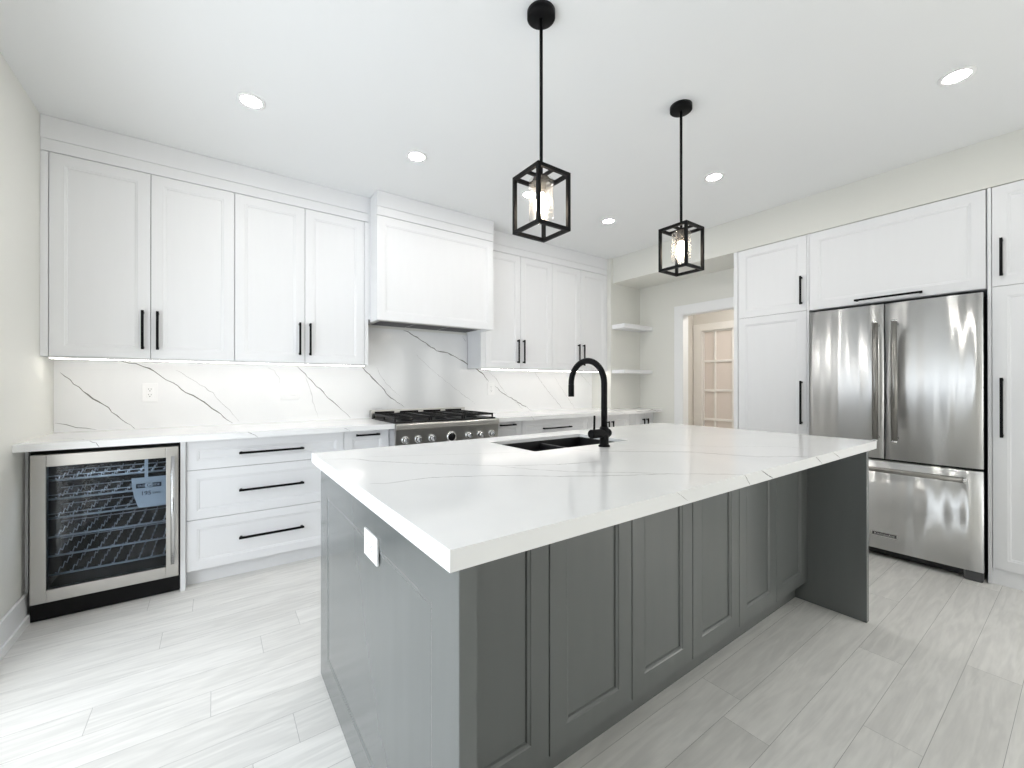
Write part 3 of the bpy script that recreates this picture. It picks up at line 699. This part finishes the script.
# left end panel, a framed panel facing -x
lp = MB().shaker(-Dp + .0005, -.0005, .0, IZ, 0, .037, .118, .35).build('end_panel', 'grey', t)
lp.location = (0, 0, 0); lp.rotation_euler = (0, 0, -PI / 2)
MB().box(L - .034, L, 0, Dp, 0, IZ).build('end_panel', 'grey', t, .001)
yd = .928 - IY0
m = MB(); m.box(.0375, L - .0345, yd + .021, Dp - .021, .108, .655); m.box(.0375, .715, yd + .021, Dp - .021, .6555, IZ); m.box(1.43, L - .0345, yd + .021, Dp - .021, .6555, IZ)
m.build('carcass', 'grey', t); MB().box(.04, L - .036, yd + .014, yd + .0212, .112, IZ - .002).build('gap_shade_sheet', 'gap', t)
MB().box(.0375, L - .0345, yd + .06, yd + .075, 0, .1075).build('toe_kick', 'blackp' if False else 'grey', t)
MB().box(.0375, L - .0345, Dp - .09, Dp - .075, 0, .1075).build('toe_kick', 'grey', t)
MB().box(.0375, L - .0345, Dp - .0205, Dp, .108, IZ).build('back_panel', 'grey', t)
ex = [.425, .797, 1.1705, 1.542, 1.9135, 2.285, 2.658]
MB().box(.0375, .425 - IX0 - .001, yd, yd + .0205, .108, IZ).build('filler_strip', 'grey', t)
MB().box(2.659 - IX0, L - .0345, yd, yd + .0205, .108, IZ).build('filler_strip', 'grey', t)
for a, b in zip(ex, ex[1:]):
    MB().shaker(a - IX0 + .0017, b - IX0 - .0017, .1115, IZ - .002, yd, .0135, .066, 1.3).build('door', 'grey', t)

# island countertop with the sink cut-out
TX0, TX1, TY0, TY1 = .330, 2.735, .646, 1.898
SX0, SX1, SY0, SY1 = 1.112, 1.728, 1.390, 1.746
Z0, Z1 = .8755, .915
m = MB(); xs = [TX0, SX0, SX1, TX1]; ys = [TY0, SY0, SY1, TY1]
V = {(i, j, k): m.bm.verts.new((xs[i], ys[j], z)) for i in range(4) for j in range(4) for k, z in enumerate((Z0, Z1))}
for i in range(3):
    for j in range(3):
        if (i, j) == (1, 1): continue
        m.bm.faces.new((V[i, j, 1], V[i + 1, j, 1], V[i + 1, j + 1, 1], V[i, j + 1, 1])); m.bm.faces.new((V[i, j, 0], V[i, j + 1, 0], V[i + 1, j + 1, 0], V[i + 1, j, 0]))
for i in range(3):
    m.bm.faces.new((V[i, 0, 0], V[i + 1, 0, 0], V[i + 1, 0, 1], V[i, 0, 1])); m.bm.faces.new((V[i, 3, 0], V[i, 3, 1], V[i + 1, 3, 1], V[i + 1, 3, 0]))
    m.bm.faces.new((V[0, i, 0], V[0, i, 1], V[0, i + 1, 1], V[0, i + 1, 0])); m.bm.faces.new((V[3, i, 0], V[3, i + 1, 0], V[3, i + 1, 1], V[3, i, 1]))
PK, ZP = .026, .8975      # the cut edge is thin; below it a pocket takes the sink rim
def ring(x0, x1, y0, y1, z): return [m.bm.verts.new(p) for p in ((x0, y0, z), (x1, y0, z), (x1, y1, z), (x0, y1, z))]
hole = [V[1, 1, 1], V[2, 1, 1], V[2, 2, 1], V[1, 2, 1]]; low = [V[1, 1, 0], V[2, 1, 0], V[2, 2, 0], V[1, 2, 0]]
ra = ring(SX0, SX1, SY0, SY1, ZP); rb = ring(SX0 - PK, SX1 + PK, SY0 - PK, SY1 + PK, ZP)
for q in low:                       # the bottom hole is the pocket's size
    q.co.x += -PK if q.co.x < 1.4 else PK; q.co.y += -PK if q.co.y < 1.5 else PK
for a, b in ((hole, ra), (ra, rb), (rb, low)):
    for k in range(4): m.bm.faces.new((a[k], a[(k + 1) % 4], b[(k + 1) % 4], b[k]))
bmesh.ops.recalc_face_normals(m.bm, faces=m.bm.faces)
ISL = [(2, [(0.333, 1.721), (0.451, 1.647), (0.468, 1.583), (0.619, 1.408), (0.815, 1.214), (1.004, 1.111), (1.164, 1.068)]), (1.6, [(0.461, 1.683), (0.665, 1.591), (0.879, 1.486), (1.053, 1.417)]), (2.5, [(0.365, 1.214), (0.398, 1.191), (0.461, 1.19), (0.547, 1.183), (0.73, 1.086), (0.873, 0.966), (1.048, 0.858), (1.177, 0.793), (1.278, 0.72), (1.362, 0.648)]), (2, [(0.81, 1.206), (0.885, 1.079), (0.958, 0.987), (1.103, 0.87), (1.177, 0.793)]), (2, [(1.339, 1.229), (1.638, 0.997), (1.748, 0.768), (1.942, 0.648)]), (1.5, [(1.693, 1.294), (1.881, 0.998), (2.14, 0.838), (2.131, 0.648)]), (1.5, [(1.266, 1.385), (1.339, 1.229), (1.535, 1.173)])]
for wd, pts in ISL: m.vein(pts, wd * .0013, lambda u, v: (u, v, Z1 + .0003), 1 if wd >= 2.0 else 2, .015, .003)
EDGE = [(4, [(1.366, 0.9145), (1.402, 0.877)]), (4, [(1.478, 0.9145), (1.566, 0.877)]), (3, [(1.942, 0.9145), (2.014, 0.877)]), (3, [(2.131, 0.9145), (2.214, 0.881)]), (1.5, [(0.999, 0.914), (1.051, 0.883)])]
for wd, pts in EDGE: m.vein(pts, wd * .0008, lambda u, v: (u, TY0 - .0003, v), 1, .008, .001)
m.vein([(1.234, .9145), (1.236, .890)], .0015, lambda u, v: (TX0 - .0003, u, v), 2, .006, .0008)
tag(m.build('island_countertop', ['quartz', 'vein', 'veinl'], normals=False), 'long white quartz slab with fine grey veins on top of the charcoal island', 'countertop')

# sink
t = thing('undermount_sink', 'black undermount double-bowl sink in the island countertop', 'sink', (SX0, SY0, 0))
w, h = SX1 - SX0, SY1 - SY0; dv = 1.442 - SX0; zt = .8968; zb = .69
m = MB(); o_ = .012
m.box(-o_ - .008, -.002, -o_, h + o_, zb, zt); m.box(w + .002, w + o_ + .008, -o_, h + o_, zb, zt); m.box(-.002, w + .002, -o_, -.002, zb, zt); m.box(-.002, w + .002, h + .002, h + o_, zb, zt)
m.box(-o_, w + o_, -o_, h + o_, zb - .01, zb); m.box(dv - .011, dv + .011, 0, h, zb, .884)
m.build('double_bowl', 'sink', t, .004)
for x in (dv / 2, (dv + w) / 2): MB().lathe([(.042, zb + .0005), (.042, zb + .003), (.030, zb + .004), (.0001, zb + .002)], (x, h / 2, 0), 24).build('drain', 'black', t)
# faucet
fx, fy = 1.462, 1.316
t = thing('kitchen_faucet', 'matte black gooseneck faucet standing on the island behind the sink', 'faucet', (fx, fy, Z1 + .0004))
t['label'] = 'matte black gooseneck faucet standing on the island countertop beside the sink'
MB().lathe([(.0265, 0), (.0265, .006), (.021, .009), (.0205, .085), (.017, .092)], n=28).build('base', 'black', t)
R = .109; zs = .2905; pts = [(0, 0, .088), (0, 0, .18), (0, 0, zs)]
for k in range(1, 25):
    a = PI * k / 24; pts.append((0, R - R * math.cos(a), zs + R * math.sin(a)))
pts.append((0, 2 * R, zs - .004))
MB().tube(pts, .0142, 18).build('spout', 'black', t)
MB().tube([(0, 2 * R, zs - .0041), (0, 2 * R, zs - .007), (0, 2 * R, zs - .064), (0, 2 * R, zs - .066)], [.0142, .0147, .0150, .0142], 18).build('spray_head', 'black', t)
m = MB(); m.tube([(-.088, 0, .062), (-.084, 0, .062), (-.02, 0, .062), (.026, 0, .062), (.031, 0, .062)], [.0185, .0205, .0205, .0205, .0185], 20); m.build('valve_body', 'black', t)
MB().tube([(-.066, 0, .080), (-.066, -.002, .145)], .0048, 10).build('lever', 'black', t)

# ------------------------------------------------------------------ pendants and downlights
def pendant(x, y, label):
    t = thing('pendant_light', label, 'pendant light', (x, y, ZC), 0, 'black cage pendant lights over the island')
    MB().lathe([(.056, -.0005), (.056, -.024), (.050, -.029), (.0001, -.030)], n=40).build('canopy', 'black', t)
    zt, zb = 2.035 - ZC, 1.805 - ZC; h = .0825; b = .0070
    MB().tube([(0, 0, -.029), (0, 0, zt - .004)], .0068, 12).build('rod', 'black', t)
    m = MB()
    for z in (zt - b * 2, zb):
        for s in (-1, 1):
            m.box(-h, h, s * (h - b) - b, s * (h - b) + b, z, z + 2 * b); m.box(s * (h - b) - b, s * (h - b) + b, -h + 2 * b, h - 2 * b, z, z + 2 * b)
    for sx in (-1, 1):
        for sy in (-1, 1): m.box(sx * (h - b) - b, sx * (h - b) + b, sy * (h - b) - b, sy * (h - b) + b, zb + 2 * b, zt - 2 * b)
    z = zt - b * 2
    m.box(-h + 2 * b, h - 2 * b, -b * .8, b * .8, z + .001, z + b * 1.8); m.box(-b * .8, b * .8, -h + 2 * b, h - 2 * b, z + .001, z + b * 1.8)
    m.build('cage_frame', 'black', t, .0008)
    MB().lathe([(.034, z - .001), (.034, z - .006), (.020, z - .007), (.020, z - .055), (.0165, z - .058)], n=28).build('socket', 'black', t)
    g = MB(); g.lathe([(.0485, z - .007), (.0485, z - .165)], n=40)
    g.bm.faces.ensure_lookup_table()
    for f in [f for f in g.bm.faces if len(f.verts) > 4]: g.bm.faces.remove(f)
    g.build('glass_shade', 'seeded', t)
    MB().lathe([(.013, z - .0585), (.014, z - .066), (.023, z - .088), (.0265, z - .106), (.022, z - .124), (.011, z - .134), (.0001, z - .136)], n=24).build('bulb', 'bulb', t)
pendant(1.060, 1.283, 'black cage pendant light nearer the camera, over the sink side of the island')
pendant(2.026, 1.283, 'black cage pendant light farther away, over the refrigerator end of the island')
POTS = [(.155, 2.567, 'recessed ceiling light above the left wall cabinets'), (1.070, 2.563, 'recessed ceiling light in front of the range hood'), (2.0, 2.565, 'recessed ceiling light seen through the nearer pendant cage'),
        (2.910, 2.566, 'recessed ceiling light nearest the shelf alcove corner'), (2.910, 1.584, 'recessed ceiling light beside the farther pendant rod'), (2.910, .385, 'recessed ceiling light at the top right, in front of the refrigerator')]
for x, y, lb in POTS:
    t = thing('recessed_light', lb, 'ceiling light', (x, y, ZC), 0, 'recessed ceiling lights')
    MB().lathe([(.047, -.0005), (.066, -.0005), (.066, -.004), (.052, -.0065), (.047, -.004)], n=36, caps=False).build('trim_ring', 'white', t)
    MB().lathe([(.0465, -.0015), (.044, -.003), (.0001, -.0035)], n=32).build('lens', 'pot', t)
